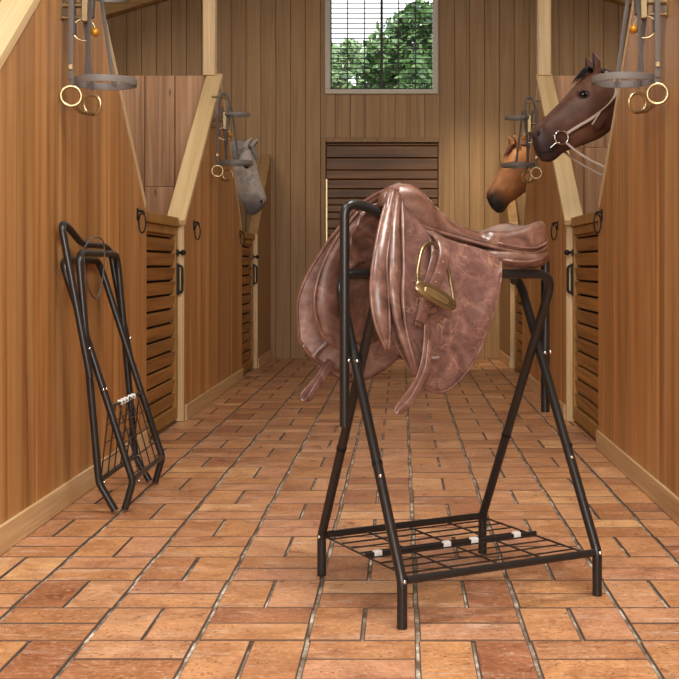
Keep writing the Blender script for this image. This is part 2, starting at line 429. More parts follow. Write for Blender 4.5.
# ------------------------------------------------------------------ stall fronts
ZP, ZD = 2.42, 1.30
def top_z(y, k):      # k: index of the panel, peak at 5.1 + 3.8k
    yp = 5.1+3.8*k
    y0, y1 = yp-1.46, yp+1.24        # panel from door k-1 to door k
    if y <= yp: return ZD+(ZP-ZD)*min(1, max(0, (y-y0+(.15 if k == 0 else 0))/1.46))
    return ZP-(ZP-ZD)*min(1, (y-yp)/1.2)
TR = [0]
def trim(bm, mat):
    TR[0] += 1; return obj('trim_%d' % TR[0], bm, mat, kind='structure')
for side in (-1, 1):
    xa = XL if side < 0 else XR; xo = xa+side*.09
    for k in (-1, 0, 1, 2):
        xa = XL if side < 0 else XR+(.018 if k < 1 else 0); xo = xa+side*.09
        yp = 5.1+3.8*k; y0, y1 = yp-1.46, min(yp+1.24, YB)
        bm = nb(); y = y0
        while y < y1-.001:
            w = random.choice((.09, .12, .16, .21)); ye = min(y+w, y1)
            if ye > y1-.05: ye = y1
            cuts = [y]+([yp] if y < yp < ye else [])+[ye]
            r = random.random()
            for a, b in zip(cuts[:-1], cuts[1:]):
                poly = [(a, 0), (b, 0), (b, top_z(b, k)), (a, top_z(a, k))]
                prism(bm, poly, lambda p, q: V((xa, p, q)), lambda p, q: V((xo, p, q)), r)
            y = ye
        obj('wall_left' if side < 0 else 'wall_right', bm, W_PANEL if k < 2 else W_BACK, kind='structure')
        # baseboard
        bm = nb(); box(bm, (xa-side*.014, y0+.02, 0), (xa+side*.0, y1, .1), None, .003)
        obj('baseboard_left' if side < 0 else 'baseboard_right', bm, W_PINEY, kind='structure')
        # near end post
        bm = nb(); q = sorted((xa-side*.003, xo)); box(bm, (q[0], y0-.022, 0), (q[1], y0, ZD), None, .002); trim(bm, W_PINE)
        # rising and falling caps
        def cap(ya, yb, ta, tb, x0c, x1c, mt):
            d = V((0, yb-ya, tb-ta)).normalized(); n = V((0, -d.z, d.y))
            if n.z < 0: n = -n
            bmc = nb(); P = [V((0, ya, ta)), V((0, yb, tb))]
            c = [P[0], P[1], P[1]+n*.035, P[0]+n*.035]
            prism(bmc, [(q.y, q.z) for q in c], lambda p, q: V((x0c, p, q)), lambda p, q: V((x1c, p, q)), random.random())
            return trim(bmc, mt)
        if yp < YB: cap(y0-.06, yp+.03-(.15 if k == 0 else 0), ZD-.045+(.115 if k == 0 else 0), top_z(yp, k)+.02, xa-side*.02, xa+side*.10, W_CAPR)
        if yp < YB:
            cap(yp+.03, yp+1.2, ZP+.0, ZD+.01, xa-side*.004, xo+side*.01, W_CAPF)
            bm = nb(); q = sorted((xa+side*(.03 if side < 0 else -.012), xa+side*(.125 if side < 0 else .088))); box(bm, (q[0], yp-.03, ZP+.03), (q[1], yp+.06, 5.4), None, .004); trim(bm, W_PINE)
    xa = XL if side < 0 else XR; xo = xa+side*.11
    # partitions between stalls
    for yp in (1.3, 5.1, 8.9):
        bm = nb(); x = 0
        while x < 2.7:
            w = .23; a = xo+side*(.002+x); b = xo+side*(x+w-.003)
            n = random.choice((.8, 1.1, 1.5)); z = 0
            while z < 2.45:
                z1 = min(z+n, 2.45)
                if 2.45-z1 < .3: z1 = 2.45
                box(bm, (min(a,b), yp-.02, z+.001), (max(a,b), yp+.05, z1-.001), None, .002); z = z1; n = random.choice((.8, 1.2))
            x += w
        obj('wall_left' if side < 0 else 'wall_right', bm, W_STALL, kind='structure')
    # outer wall
    bm = nb(); y = -6
    while y < YB:
        a = side*4.32; box(bm, (min(a, a+side*.05), y+.002, 0), (max(a, a+side*.05), min(y+.16, YB), 4.2)); y += .16
    obj('wall_left' if side < 0 else 'wall_right', bm, W_BACK, kind='structure')
    # roof slope and rafters
    bm = nb()
    for i in range(46):
        y = -6+i*.4; s = side
        prism(bm, [(0, 0), (1.07, 0), (1.07, 1), (0, 1)], lambda p, q: V((s*4.3*p-.16, y+.002, 5.35-1.35*p+.05*q)), lambda p, q: V((s*4.3*p-.16, y+.398, 5.35-1.35*p+.05*q)))
    obj('ceiling', bm, W_ROOF, kind='structure')
    for yy in (1.3, 5.1, 8.9, YB-.12):
        bm = nb(); s = side
        cx = -.16
        za = lambda p: 4.52-1.25*p
        prism(bm, [(.06, 0), (1, 0), (1, 1), (.06, 1)], lambda p, q: V((s*4.15*p+cx, yy-.06, za(p)+.2*q)), lambda p, q: V((s*4.15*p+cx, yy+.06, za(p)+.2*q)))
        trim(bm, wood('rafter_wood', rgb(176,130,72), rgb(200,156,96), rgb(216,176,116), 'X', .6, .2) if yy == 1.3 else bpy.data.materials['rafter_wood'])

# ------------------------------------------------------------------ stall doors (local: x across, out of the aisle = +x; y along; origin near bottom corner)
def stall_door():
    t = empty('stall_door'); L = 1.065
    bm = nb()
    box(bm, (.035, .002, .02), (.085, .055, 1.24), .4, .003); box(bm, (.035, L-.055, .02), (.085, L-.048+.045, 1.24), .7, .003)
    box(bm, (.037, .055, .02), (.083, L-.055, .10), .2, .003); box(bm, (.037, .055, 1.19), (.083, L-.055, 1.24), .5, .003)
    obj('door_frame', bm, W_FRAME, t)
    bm = nb(); box(bm, (.02, 0, 1.242), (.10, L, 1.30), .8, .003); obj('top_rail', bm, W_FRAME, t)
    bm = nb(); z = .105
    while z < 1.18:
        h = .0885
        prism(bm, [(.054, z+.009), (.072, z+.006), (.072, z+h-.007), (.040, z+h-.007)], lambda p, q: V((p, .055, q)), lambda p, q: V((p, L-.055, q)))
        z += h
    obj('slats', bm, W_SLATY, t)
    bm = nb(); box(bm, (.076, .05, .1), (.081, L-.05, 1.2)); obj('backing', bm, simple('gap_shade', rgb(26,18,12), .9), t)  # near-black sheet: shade between the slats put into the colour
    bm = nb(); sweep(bm, fillet([(.035, L-.03, .82), (.0, L-.03, .83), (.0, L-.03, .99), (.035, L-.03, 1.0)], .02), .008)
    box(bm, (.022, L-.05, .81), (.035, L-.01, 1.01)); obj('handle', bm, M_IRON, t, smooth='auto')
    bm = nb(); sweep(bm, [(.035, L-.03, 1.08), (.0, L-.03, 1.08)], .008); ball(bm, (-.005, L-.03, 1.08), .018); box(bm, (.028, L-.055, 1.06), (.035, L-.005, 1.1))
    obj('latch', bm, M_IRON, t, smooth='auto')
    return t
def mirror_place(o, side, y, x=None):
    """put a thing built for the right wall (out of aisle = +x) on a side; left side copies are flipped by mesh scale"""
    o.location = ((XL if side < 0 else XR) if x is None else x, y, 0)
d0 = stall_door()
def mirrored_copy(o):
    c = o.copy(); COL.objects.link(c)
    for ch in KIDS(o):
        q = ch.copy(); q.data = ch.data.copy(); COL.objects.link(q); q.parent = c
        for v in q.data.vertices: v.co.x = -v.co.x
        q.data.flip_normals()
        for g in KIDS(ch):
            w = g.copy(); w.data = g.data.copy(); COL.objects.link(w); w.parent = q
            for v in w.data.vertices: v.co.x = -v.co.x
            w.data.flip_normals()
    return c
dl = mirrored_copy(d0)
dlab = {(1,0): 'slatted wooden stall door on right, below the dark brown horse', (1,1): 'far slatted stall door on right, below the chestnut horse',
        (-1,0): 'slatted wooden stall door on left, just past the folded rack', (-1,1): 'far slatted stall door on left, below the grey horse'}
for side, src in ((1, d0), (-1, dl)):
    for k in (0, 1):
        o = src if k == 0 else copy_tree(src)
        mirror_place(o, side, 6.35+3.8*k)
        tag(o, dlab[(side, k)], 'stall door', 'slatted stall doors')

# ------------------------------------------------------------------ tether rings on the panels
def tether():
    t = empty('tether_ring')
    bm = nb(); box(bm, (-.006, -.018, 1.235), (0, .018, 1.30), .5, .002)
    sweep(bm, fillet([(-.004, 0, 1.285), (-.034, 0, 1.285), (-.036, 0, 1.262)], .012), .0065)
    obj('bracket', bm, M_IRON, t, smooth='auto')
    bm = nb(); pts = [V((-.026+.019*math.sin(a), .004*math.sin(a), 1.222+.052*math.cos(a))) for a in [2*math.pi*i/28 for i in range(28)]]
    sweep(bm, pts, .0042, closed=True); obj('ring', bm, M_IRON, t, smooth=True)
    return t
t0 = tether(); tl = mirrored_copy(t0)
tlabs = [(1, 6.22, 'iron tether ring on the right panel before the near stall door'), (1, 7.85, 'iron tether ring on right, between door post and cantle of saddle'),
         (-1, 6.12, 'iron tether ring on left, above right of the folded rack'), (-1, 7.78, 'iron tether ring on left, just past the near slatted door'),
         (-1, 10.0, 'far iron tether ring on left, just before the far stall door')]
used = {1: False, -1: False}
for side, y, lab in tlabs:
    src = t0 if side > 0 else tl
    o = src if not used[side] else copy_tree(src); used[side] = True
    mirror_place(o, side, y, XR+.018 if side > 0 and y < 7 else None); tag(o, lab, 'hook', 'iron tether rings on the stall fronts')

# ------------------------------------------------------------------ hanging bridles (aisle = -x locally, built for right wall)
def bridle():
    t = empty('hanging_bridle')
    W = lambda x, y, z: V((-x-.038, y, z))
    def band(cx, rx, ry, z, h, name, mat):
        bm = nb(); pts = [W(cx+rx*math.cos(2*math.pi*i/40), ry*math.sin(2*math.pi*i/40), z) for i in range(40)]
        sweep(bm, pts, h, .0022, side=(0,0,1), closed=True, power=5); obj(name, bm, mat, t, smooth='auto')
    band(.14, .125, .12, 1.785, .0145, 'noseband', M_STRAP)
    band(.15, .09, .075, 2.14, .011, 'browband', M_STRAP)
    bm = nb(); pts = catmull([W(.012, 0, 1.98), W(.012, 0, 2.2), W(.03, 0, 2.275), W(.055, 0, 2.295), W(.08, 0, 2.27), W(.092, 0, 2.2), W(.085, 0, 2.05)], 6)
    sweep(bm, pts, .018, .0075, side=(0,1,0), power=4); obj('headpiece', bm, M_STRAPD, t, smooth='auto')
    for i, (a, b, w) in enumerate([((.006,-.03,2.2),(.010,-.045,1.79),.011), ((.03,.03,2.2),(.072,.055,1.76),.010), ((.085,-.01,2.2),(.075,-.05,1.80),.009),
                    ((.105,.03,2.2),(.15,.094,1.79),.009), ((.012,-.045,1.84),(.014,-.045,1.765),.012)]):
        bm = nb(); sweep(bm, catmull([W(*a), (W(*a)+W(*b))/2+V((0,.004,0)), W(*b)], 5), w, .0022, side=(1,.4,0), power=5)
        obj('cheek_strap', bm, M_STRAP if i != 2 else M_STRAPD, t, smooth='auto')
    for c, ax in (((.012,-.045,1.722),(.25,1,0)), ((.072,.055,1.70),(-.35,1,.1))):
        bm = nb(); sweep(bm, ringp(W(*c), ax, .040), .0072, closed=True); obj('bit_ring', bm, M_BRASS, t, smooth=True)
    bm = nb(); pts = catmull([W(.02,-.045,1.685), W(.04,-.02,1.665), W(.055,.01,1.66), W(.075,.045,1.662)], 6)
    sweep(bm, pts, [.006 if i % 3 else .010 for i in range(len(pts))]); obj('bit', bm, M_ABRASS, t, smooth=True)
    bm = nb(); box(bm, (-.113, -.02, 2.03), (-.083, .02, 2.16), .5, .004); box(bm, (-.006, -.022, 2.04), (0, .022, 2.13), .5, .002); sweep(bm, [V((0,0,2.1)), W(.06,0,2.1)], .012); sweep(bm, [V((0,0,2.05)), W(.055,0,2.05)], .008); sweep(bm, [V((0,0,2.27)), W(.085,0,2.262)], .008)
    obj('wall_hook', bm, M_ABRASS, t, smooth='auto')
    bm = nb(); sweep(bm, ringp(W(.052,.0,2.0), (.1,1,0), .045, 30, 0, math.pi*2), .0035, closed=True); obj('hook_ring', bm, M_BRASS, t, smooth=True)
    bm = nb(); ball(bm, W(.098,0,1.99), .018); obj('ball', bm, M_GOLD, t, smooth=True)
    bm = nb(); box(bm, (-.058, -.052, 1.83), (-.042, -.044, 1.85), .5, .001); obj('buckle', bm, M_BRASS, t)
    return t
b0 = bridle(); bl = mirrored_copy(b0)
for side, src in ((1, b0), (-1, bl)):
    for k in (0, 1):
        o = src if k == 0 else copy_tree(src)
        mirror_place(o, side, ((4.70, 8.72)[k] if side > 0 else (4.76, 8.52)[k]), (XR+.018 if side > 0 and k == 0 else None)); o.location.z = -.036
        tag(o, {(1,0): 'grey strap bridle hanging on the near right panel, by the dark brown horse', (1,1): 'far grey strap bridle on right, between the two brown horses',
                (-1,0): 'grey strap bridle hanging on the near left panel above the folded rack', (-1,1): 'far dark strap bridle on left, next to the grey horse'}[(side, k)], 'bridle', 'bridles hung on stall fronts')

# ------------------------------------------------------------------ saddle stand frame of reference
A0 = V((.003, 3.198, 0)); U = V((.88, .475, 0)).normalized(); N = V((-.475, .88, 0)).normalized(); Z = V((0,0,1))
def L(u, n, z): return A0+U*u+N*n+Z*z
def sp(px, py, n):
    """point on the upright plane n metres behind the near feet, seen at px, py in the photograph"""
    o = A0+N*n; k = (px-VX)/F
    u = (k*o.y-o.x)/(U.x-k*U.y)
    p = o+U*u; return V((p.x, p.y, EYE-(py-VY)/F*p.y))

def rod(name, pts, r, parent, mat=M_BLACK, **kw):
    bm = nb(); sweep(bm, pts, r, seg=14); return obj(name, bm, mat, parent, smooth='auto', **kw)
def screw(parent, c, ax):
    bm = nb(); c = V(c); ax = V(ax).normalized(); ball(bm, c, .0065, u=10, v=8); return obj('screw', bm, M_CHROME, parent, smooth=True)

st = empty('saddle_rack', L(.336, .3, 0))
tag(st, 'black tubular steel saddle rack standing open and holding the brown saddle', 'saddle rack')
TRD = .0148; LW = .672; DEP = .6; HJ = .13; HR = .972
# loop AB
rod('leg_frame', fillet([L(0,0,0), L(0,0,HJ), L(0,.42,HR), L(LW-.005,.42,HR), L(LW,0,HJ), L(LW,0,0)], [.02,.07,.07,.02], 10), TRD, st)
ins = .03
rod('leg_frame', fillet([L(ins,DEP,0), L(ins,DEP,HJ), L(ins,.18,HR), L(LW-ins,.18,HR), L(LW-ins,DEP,HJ), L(LW-ins,DEP,0)], [.02,.07,.07,.02], 10), TRD, st)
rod('handle_frame', fillet([L(-.032,.3,.52), L(-.032,.3,1.185), L(.05,.3,1.175), L(.2,.3,1.085), L(.6,.3,1.06), L(LW+.022,.3,1.05), L(LW+.022,.3,.52)], [.06,.05,.05,.05,.08], 10), TRD, st)
rod('shelf_rail', [L(.012,0,HJ), L(LW-.012,0,HJ)], .0115, st)
rod('shelf_rail', [L(ins+.012,DEP,HJ), L(LW-ins-.012,DEP,HJ)], .0115, st)
bm = nb(); zs = HJ
for u in (.035, .185, .335, .485, .635): sweep(bm, [L(u,.01,zs), L(u,DEP-.01,zs-.002)], .0032, seg=8)
for i in range(1, 9):
    n = DEP*i/9; sweep(bm, [L(.035,n,zs), L(.637,n,zs)], .0026, seg=8)
obj('wire_shelf', bm, M_BLACK, st, smooth='auto')
rod('hinge_bar', [L(.03,.285,zs+.004), L(.645,.285,zs+.004)], .007, st)
for u in (.07, .31, .41, .57):
    bm = nb(); q = Matrix(((U.x, N.x, 0), (U.y, N.y, 0), (0, 0, 1)))
    vs0 = len(bm.verts); box(bm, (-.013, -.0105, -.0115), (.013, .0105, .0115), .5, .003)
    for v in bm.verts: v.co = q @ v.co + L(u, .285, zs+.004)
    obj('clip', bm, M_WHITE, st)
for u, n, z in ((-.018,.3,.716), (.0,.28,.716), (LW+.005,.28,.716), (LW+.04,.3,.716), (0,-.014,HJ), (LW,-.014,HJ), (-.0,.13,.40), (LW,.13,.40), (.017,DEP-.01,HJ), (LW+.012,.016,HJ)):
    screw(st, L(u, n, z)+V((0,-.011,0)) if n > .1 else L(u, n, z), N)
for u, n, z in ((-.0,.15,.43), (LW,.15,.43), (ins,.45,.43), (LW-ins,.45,.43)):   # sleeve joints half way up the legs
    s = 1 if n < .3 else -1
    d = (L(0,.42,HR)-L(0,0,HJ)).normalized() if s > 0 else (L(0,.18,HR)-L(0,DEP,HJ)).normalized()
    bm = nb(); c = L(u, n, HJ+(HR-HJ)*(n/.42 if s > 0 else (DEP-n)/.42)); sweep(bm, [c-d*.006, c+d*.006], .0162, seg=14); obj('collar', bm, M_IRON, st, smooth='auto')

# ------------------------------------------------------------------ saddle
sd = empty('saddle', L(.336, .3, .987))
tag(sd, 'brown leather english saddle with brass stirrup, resting on the black rack', 'saddle')
# seat
T = [# u, zc, hw, ze, dish
 (.085,1.205,.020,1.180,0), (.10,1.228,.030,1.175,0), (.145,1.246,.046,1.145,0), (.20,1.243,.058,1.115,0), (.245,1.205,.062,1.100,0), (.29,1.162,.070,1.088,.001), (.34,1.130,.084,1.074,.004),
 (.40,1.106,.104,1.058,.010), (.46,1.092,.122,1.044,.018), (.51,1.092,.132,1.036,.026), (.555,1.106,.134,1.036,.028), (.59,1.124,.126,1.045,.020), (.615,1.128,.110,1.054,.010), (.636,1.118,.084,1.064,.002), (.649,1.102,.058,1.070,0), (.655,1.088,.03,1.074,0)]
def seat_ring(u, zc, hw, ze, dz):
    half = [(0, zc), (.3*hw, zc+.12*dz-.0*hw), (.6*hw, zc+.6*dz-.01*(1 if dz < .01 else 0)), (.82*hw, zc+1.0*dz-.022*(1 if dz < .01 else .15)),
            (.95*hw, zc+.75*dz-.04*(1 if dz < .01 else .25)), (1.03*hw, zc-.3*(zc-ze)*1.6-.004), (1.06*hw, (zc+ze)/2-.012), (1.0*hw, ze), (.85*hw, ze-.006), (.45*hw, ze-.004), (0, ze-.002)]
    pts = half + [(-a, b) for a, b in half[-2:0:-1]]
    k = max(0, (u-.5)/.15)*.2
    return [L(u+k*(z-ze)-k*.006, .3-v, z) for v, z in pts]
bm = nb(); TT = []
for i in range(len(T)): TT.append(V((T[i][0], T[i][1], T[i][2])))
def cm(vals, n): return [q.x for q in catmull([V((v, 0, 0)) for v in vals], n)]
cols = [cm([r[k] for r in T], 4) for k in range(5)]
loft(bm, [seat_ring(*[c[i] for c in cols]) for i in range(len(cols[0]))])
obj('seat', bm, L_SEAT, sd, smooth=True, sub=1)
# piping along the skirt line, both sides
for s in (-1, 1):
    bm = nb(); pts = [L(cols[0][i], .3+s*cols[2][i]*1.03, cols[3][i]+.002) for i in range(4, len(cols[0]))]
    sweep(bm, pts, .0055); obj('piping', bm, L_EDGE, sd, smooth=True)
    bm = nb(); pts = [L(cols[0][i], .3+s*cols[2][i]*1.06, cols[3][i]+.017) for i in range(30, len(cols[0])-2)]
    sweep(bm, pts, .004); obj('piping', bm, L_EDGE, sd, smooth=True)
# rear panels (padding under the cantle, rests on the rails)
for s in (-1, 1):
    bm = nb(); pts = catmull([L(.33, .3+s*.06, 1.035), L(.40, .3+s*.08, 1.03), L(.48, .3+s*.09, 1.022), L(.56, .3+s*.088, 1.021), L(.615, .3+s*.07, 1.03), L(.637, .3+s*.055, 1.04)], 5)
    n = len(pts); sweep(bm, pts, interp([.01,.02,.034,.037,.032,.014], n), interp([.02,.035,.055,.06,.045,.02], n), side=(0,0,1), seg=20); obj('rear_panel', bm, L_ROLL, sd, smooth=True)
    bm = nb(); pts = catmull([L(.395, .3+s*.09, 1.03), L(.48, .3+s*.148, 1.010), L(.56, .3+s*.146, 1.014), L(.615, .3+s*.115, 1.036), L(.645, .3+s*.06, 1.05)], 5)
    sweep(bm, pts, .005); obj('piping', bm, L_EDGE, sd, smooth=True)
def S(cols): return [[sp(*p) for p in c] for c in cols]
# near flap
near = S([
 [(397,196,.26),(394,225,.18),(392,258,.11),(392,285,.08),(394,310,.07)],
 [(403,204,.24),(401,238,.16),(401,280,.10),(404,325,.065),(411,366,.055)],
 [(414,216,.215),(414,252,.15),(417,300,.09),(421,346,.06),(428,389,.05)],
 [(430,232,.195),(434,265,.14),(438,308,.09),(443,350,.06),(449,389,.05)],
 [(455,242,.185),(459,270,.14),(464,305,.10),(468,335,.07),(474,361,.06)],
 [(480,249,.18),(484,268,.15),(487,288,.12),(490,302,.10),(492,318,.09)],
 [(500,257,.18),(501,264,.17),(501,270,.15),(501,277,.14),(500,284,.13)]])
bm = nb(); ol, _ = sheet(bm, near, .006); obj('flap', bm, L_FLAP, sd, smooth=True)
bm = nb(); sweep(bm, ol, .0042, seg=8); obj('flap_edge', bm, L_EDGE, sd, smooth=True)
# under flap of the near side, a little in front and below
nu_ = S([
 [(394,196,.28),(388,225,.21),(381,262,.15),(381,300,.12),(388,330,.10)],
 [(400,204,.27),(396,240,.20),(394,280,.14),(397,325,.10),(405,362,.09)],
 [(412,218,.24),(410,255,.18),(408,300,.13),(412,335,.10),(418,372,.09)],
 [(425,232,.23),(428,265,.18),(430,300,.13),(432,335,.11),(436,365,.10)]])
bm = nb(); ol, _ = sheet(bm, nu_, .005); obj('sweat_flap', bm, L_ROLL, sd, smooth=True)
# near front knee roll, padded
def roll(name, ctrl, ra, rb, mat, side, n=7):
    bm = nb(); pts = catmull([sp(*p) for p in ctrl], n); m = len(pts)
    sweep(bm, pts, interp(ra, m), interp(rb, m), side=side, seg=20); return obj(name, bm, mat, sd, smooth=True)
roll('knee_roll', [(393,190,.27),(387,222,.20),(382,255,.145),(380,288,.115),(382,318,.10),(388,350,.095)], [.008,.020,.028,.033,.027,.006], [.012,.016,.02,.022,.018,.006], L_ROLL, U)
roll('roll_edge', [(389,192,.26),(380,225,.19),(374,258,.135),(371,290,.11),(375,322,.095),(387,351,.09)], [.005]*2, [.005]*2, L_EDGE, U)
roll('roll_edge', [(394,200,.23),(390,235,.16),(387,262,.11),(389,300,.085),(390,330,.08),(389,350,.085)], [.0045]*2, [.0045]*2, L_EDGE, U)
# pronounced rolled welt down the front of the near flap
roll('front_welt', [(398,194,.24),(395,225,.16),(394,258,.10),(394,290,.06),(399,325,.05),(408,352,.04),(416,376,.04)], [.009,.013,.015,.015,.013,.011,.008], [.007,.009,.01,.01,.009,.008,.006], L_ROLL, U)
roll('front_welt', [(402,200,.22),(403,232,.145),(404,268,.09),(403,300,.055),(407,335,.045),(414,362,.035),(419,382,.04)], [.006]*2, [.007]*2, L_EDGE, U)
# pommel: leather arch welt from near side over the top to the far side
bm = nb(); pts = catmull([sp(386,222,.2), sp(388,203,.24), sp(392,194,.27), sp(399,189,.30), sp(396,188,.33), sp(382,194,.36), sp(366,205,.40), sp(352,219,.43)], 6)
sweep(bm, pts, interp([.010,.013,.016,.017,.015,.011,.010,.009], len(pts)), seg=14); obj('pommel_welt', bm, L_EDGE, sd, smooth=True)
# far flap
far = S([
 [(394,186,.32),(362,204,.40),(324,248,.50),(299,296,.55),(299,340,.57)],
 [(396,191,.33),(374,213,.42),(342,256,.52),(320,308,.56),(316,362,.57)],
 [(399,197,.36),(387,225,.45),(364,268,.54),(350,325,.57),(345,381,.58)],
 [(407,206,.38),(400,235,.47),(390,275,.54),(382,325,.57),(376,374,.58)],
 [(424,224,.40),(424,245,.48),(419,280,.53),(414,315,.56),(408,348,.57)],
 [(452,240,.42),(454,250,.48),(452,275,.52),(449,300,.54),(444,318,.55)]])
bm = nb(); ol, _ = sheet(bm, far, .006); obj('flap', bm, L_UNDER_SHEEN, sd, smooth=True)
bm = nb(); sweep(bm, ol, .006, seg=8); obj('flap_edge', bm, L_EDGE, sd, smooth=True)
roll('flap_band', [(303,345,.55),(312,356,.55),(330,368,.555),(352,376,.56)], [.006]*2, [.003]*2, L_EDGE, Z)
roll('flap_band', [(313,358,.545),(322,348,.54),(332,338,.53)], [.009]*2, [.003]*2, L_EDGE, Z)
roll('knee_roll', [(365,212,.40),(345,240,.44),(331,272,.47),(327,305,.48),(333,332,.48),(343,350,.48)], [.012,.026,.038,.042,.034,.008], [.014,.018,.02,.022,.018,.006], L_ROLL, U)
roll('roll_edge', [(358,212,.40),(336,240,.44),(320,272,.465),(314,305,.47),(322,334,.475),(343,351,.475)], [.0055]*2, [.0055]*2, L_EDGE, U)
# far inner panel with folds, seen through the front arch
inner = S([
 [(368,206,.37),(353,228,.39),(346,262,.42),(346,300,.46),(350,340,.50)],
 [(380,203,.36),(370,230,.39),(364,264,.42),(362,300,.46),(362,345,.50)],
 [(395,208,.35),(388,235,.38),(384,268,.42),(380,300,.46),(378,340,.50)],
 [(410,218,.36),(408,240,.38),(404,268,.42),(402,300,.46),(396,330,.50)]])
def folds(a, b):
    g = 0
    for c, w, k, h in ((.30, .035, .18, .012), (.42, .03, -.25, .010), (.52, .03, .30, .009), (.15, .06, .1, .008)):
        d = a-(c+k*(b-.5)); g += h*math.exp(-(d/w)**2)
    return g-.02*math.sin(math.pi*b)*math.sin(math.pi*min(1, a*1.3))
bm = nb(); sheet(bm, inner, .012, 12, 14, folds); obj('far_panel', bm, L_ROLL, sd, smooth=True)
roll('roll_edge', [(376,208,.35),(392,206,.33),(400,214,.30)], [.006]*2, [.006]*2, L_EDGE, Z)
# stirrup leather, near side: hangs from the bar under the skirt
def strap(name, ctrl, w, th, mat=L_EDGE, side=U, n=7):
    bm = nb(); pts = catmull([sp(*p) for p in ctrl], n)
    sweep(bm, pts, w if isinstance(w, (int, float)) else interp(w, len(pts)), th, side=side, power=4, seg=16); return obj(name, bm, mat, sd, smooth='auto')
SL = strap('stirrup_leather', [(430,232,.165),(441,240,.085),(445,254,.05),(441,270,.035),(434,286,.028),(427,302,.02),(420,322,.01)], [.012,.017,.018,.018,.017,.016,.016], .004)
strap('stirrup_leather', [(430,235,.15),(434,248,.10),(433,262,.07),(428,280,.05),(424,300,.035),(418,326,.02)], [.008,.009,.01,.01,.011,.012], .0035)
strap('leather_keeper', [(424,308,.01),(430,311,.01),(436,310,.015)], .006, .003, L_EDGE, Z)
# long strap hanging below the flap with a looped end
strap('girth_strap', [(424,288,.045),(427,320,.03),(426,350,.02),(421,374,.015),(411,392,.01),(399,407,.005),(397,412,.003),(401,411,.0),(410,402,.0),(418,389,.0),(427,367,.005),(430,340,.015)], [.009,.010,.011,.012,.012,.010,.008,.009,.010,.009,.008,.007], .003)
strap('girth_strap', [(330,360,.56),(322,372,.555),(312,385,.55),(304,394,.55),(303,399,.545),(309,398,.54),(317,386,.54),(326,372,.545),(333,362,.55)], .011, .0035)
# stirrup iron
stp = obj('stirrup', (lambda b: (sweep(b, catmull([sp(418,287,-.0), sp(418,268,.02), sp(422,250,.05), sp(429,243.5,.07), sp(439,248,.075), sp(448,270,.05), sp(455,306,-.0)], 8), .0052, seg=12), b)[1])(nb()), M_ABRASS, sd, smooth=True)
def tread(scale, off, th, mat, name):
    c = sp(435.5, 296, -.01); a = (sp(456,308,-.015)-sp(416,285,-.005))*.5; b = V((-.010,-.014,-.024)); n = a.cross(b).normalized()
    if n.y > 0: n = -n
    bm = nb(); b = n.cross(a).normalized()*b.length
    lay = []
    for k, (hh, s) in enumerate(((-th, .94), (-th*.6, 1.0), (th*.6, 1.0), (th, .94))):
        ring = []
        for i in range(40):
            t = 2*math.pi*i/40; cx = math.copysign(abs(math.cos(t))**.75, math.cos(t)); sy = math.copysign(abs(math.sin(t))**.75, math.sin(t))
            ring.append(c+a*cx*s*scale[0]+b*sy*s*scale[1]+n*(hh+off))
        lay.append(ring)
    loft(bm, lay); return obj(name, bm, mat, stp if name != 'stirrup' else sd, smooth='auto')
tread((1.0, .82), 0, .006, M_ABRASS, 'tread'); tread((.6, .38), .004, .004, M_BRASS, 'tread_pad')
# small keepers, buttons
for px, py, n in ((443,262,.03),(439,273,.025),(436,282,.02),(426,306,.01)):
    bm = nb(); ball(bm, sp(px, py, n), .0022, u=8, v=6); obj('stud', bm, M_BRASS, sd, smooth=True)
bm = nb(); c = sp(435, 358, .05); box(bm, c-V((.012,.004,.004)), c+V((.012,.004,.004)), .5, .001); obj('tab', bm, L_EDGE, sd)

# ------------------------------------------------------------------ folded rack leaning on left wall
fr = empty('folded_saddle_rack', (-1.2, 4.99, 0))
tag(fr, 'black folded tubular saddle rack leaning upright against the left wood wall', 'saddle rack')
Y1, Y2 = 4.67, 5.31
def W2(x, y, z): return V((x, y, z))
rod('leg_frame', fillet([W2(-1.150,Y1,0.012), W2(-1.215,Y1,.125), W2(-1.298,Y1,1.05), W2(-1.298,Y2,1.05), W2(-1.215,Y2,.125), W2(-1.150,Y2,.012)], [.02,.07,.07,.02], 10), TRD, fr)
i2 = .03
rod('leg_frame', fillet([W2(-1.118,Y1+i2,.012), W2(-1.085,Y1+i2,.125), W2(-1.374,Y1+i2,1.02), W2(-1.374,Y2-i2,1.02), W2(-1.085,Y2-i2,.125), W2(-1.118,Y2-i2,.012)], [.02,.07,.07,.02], 10), TRD, fr)
yn, yf = Y1-.03, Y2+.03
rod('handle_frame', fillet([W2(-1.242,yn,.55), W2(-1.358,yn,1.165), W2(-1.358,yn+.08,1.16), W2(-1.345,yn+.25,1.09), W2(-1.34,yf-.08,1.085), W2(-1.335,yf,1.06), W2(-1.242,yf,.55)], [.06,.05,.05,.05,.06], 10), TRD, fr)
rod('shelf_rail', [W2(-1.215,Y1+.012,.13), W2(-1.215,Y2-.012,.13)], .011, fr)
rod('shelf_rail', [W2(-1.085,Y1+i2+.012,.13), W2(-1.085,Y2-i2-.012,.13)], .011, fr)
pk = V((-1.175, 0, .425))
for base in (V((-1.215,0,.13)), V((-1.085,0,.13))):
    bm = nb(); q = pk+V((-.008 if base.x < -1.15 else .008, 0, 0))
    for j in range(6):
        y = Y1+.03+(Y2-Y1-.09)*j/5
        if j % 1 == 0: sweep(bm, [V((base.x,y,base.z)), V((q.x,y,q.z))], .003, seg=8)
    for i in range(1, 5):
        p = base.lerp(q, i/4); sweep(bm, [V((p.x,Y1+.03,p.z)), V((p.x,Y2-.06,p.z))], .0027, seg=8)
    obj('wire_shelf', bm, M_BLACK, fr, smooth='auto')
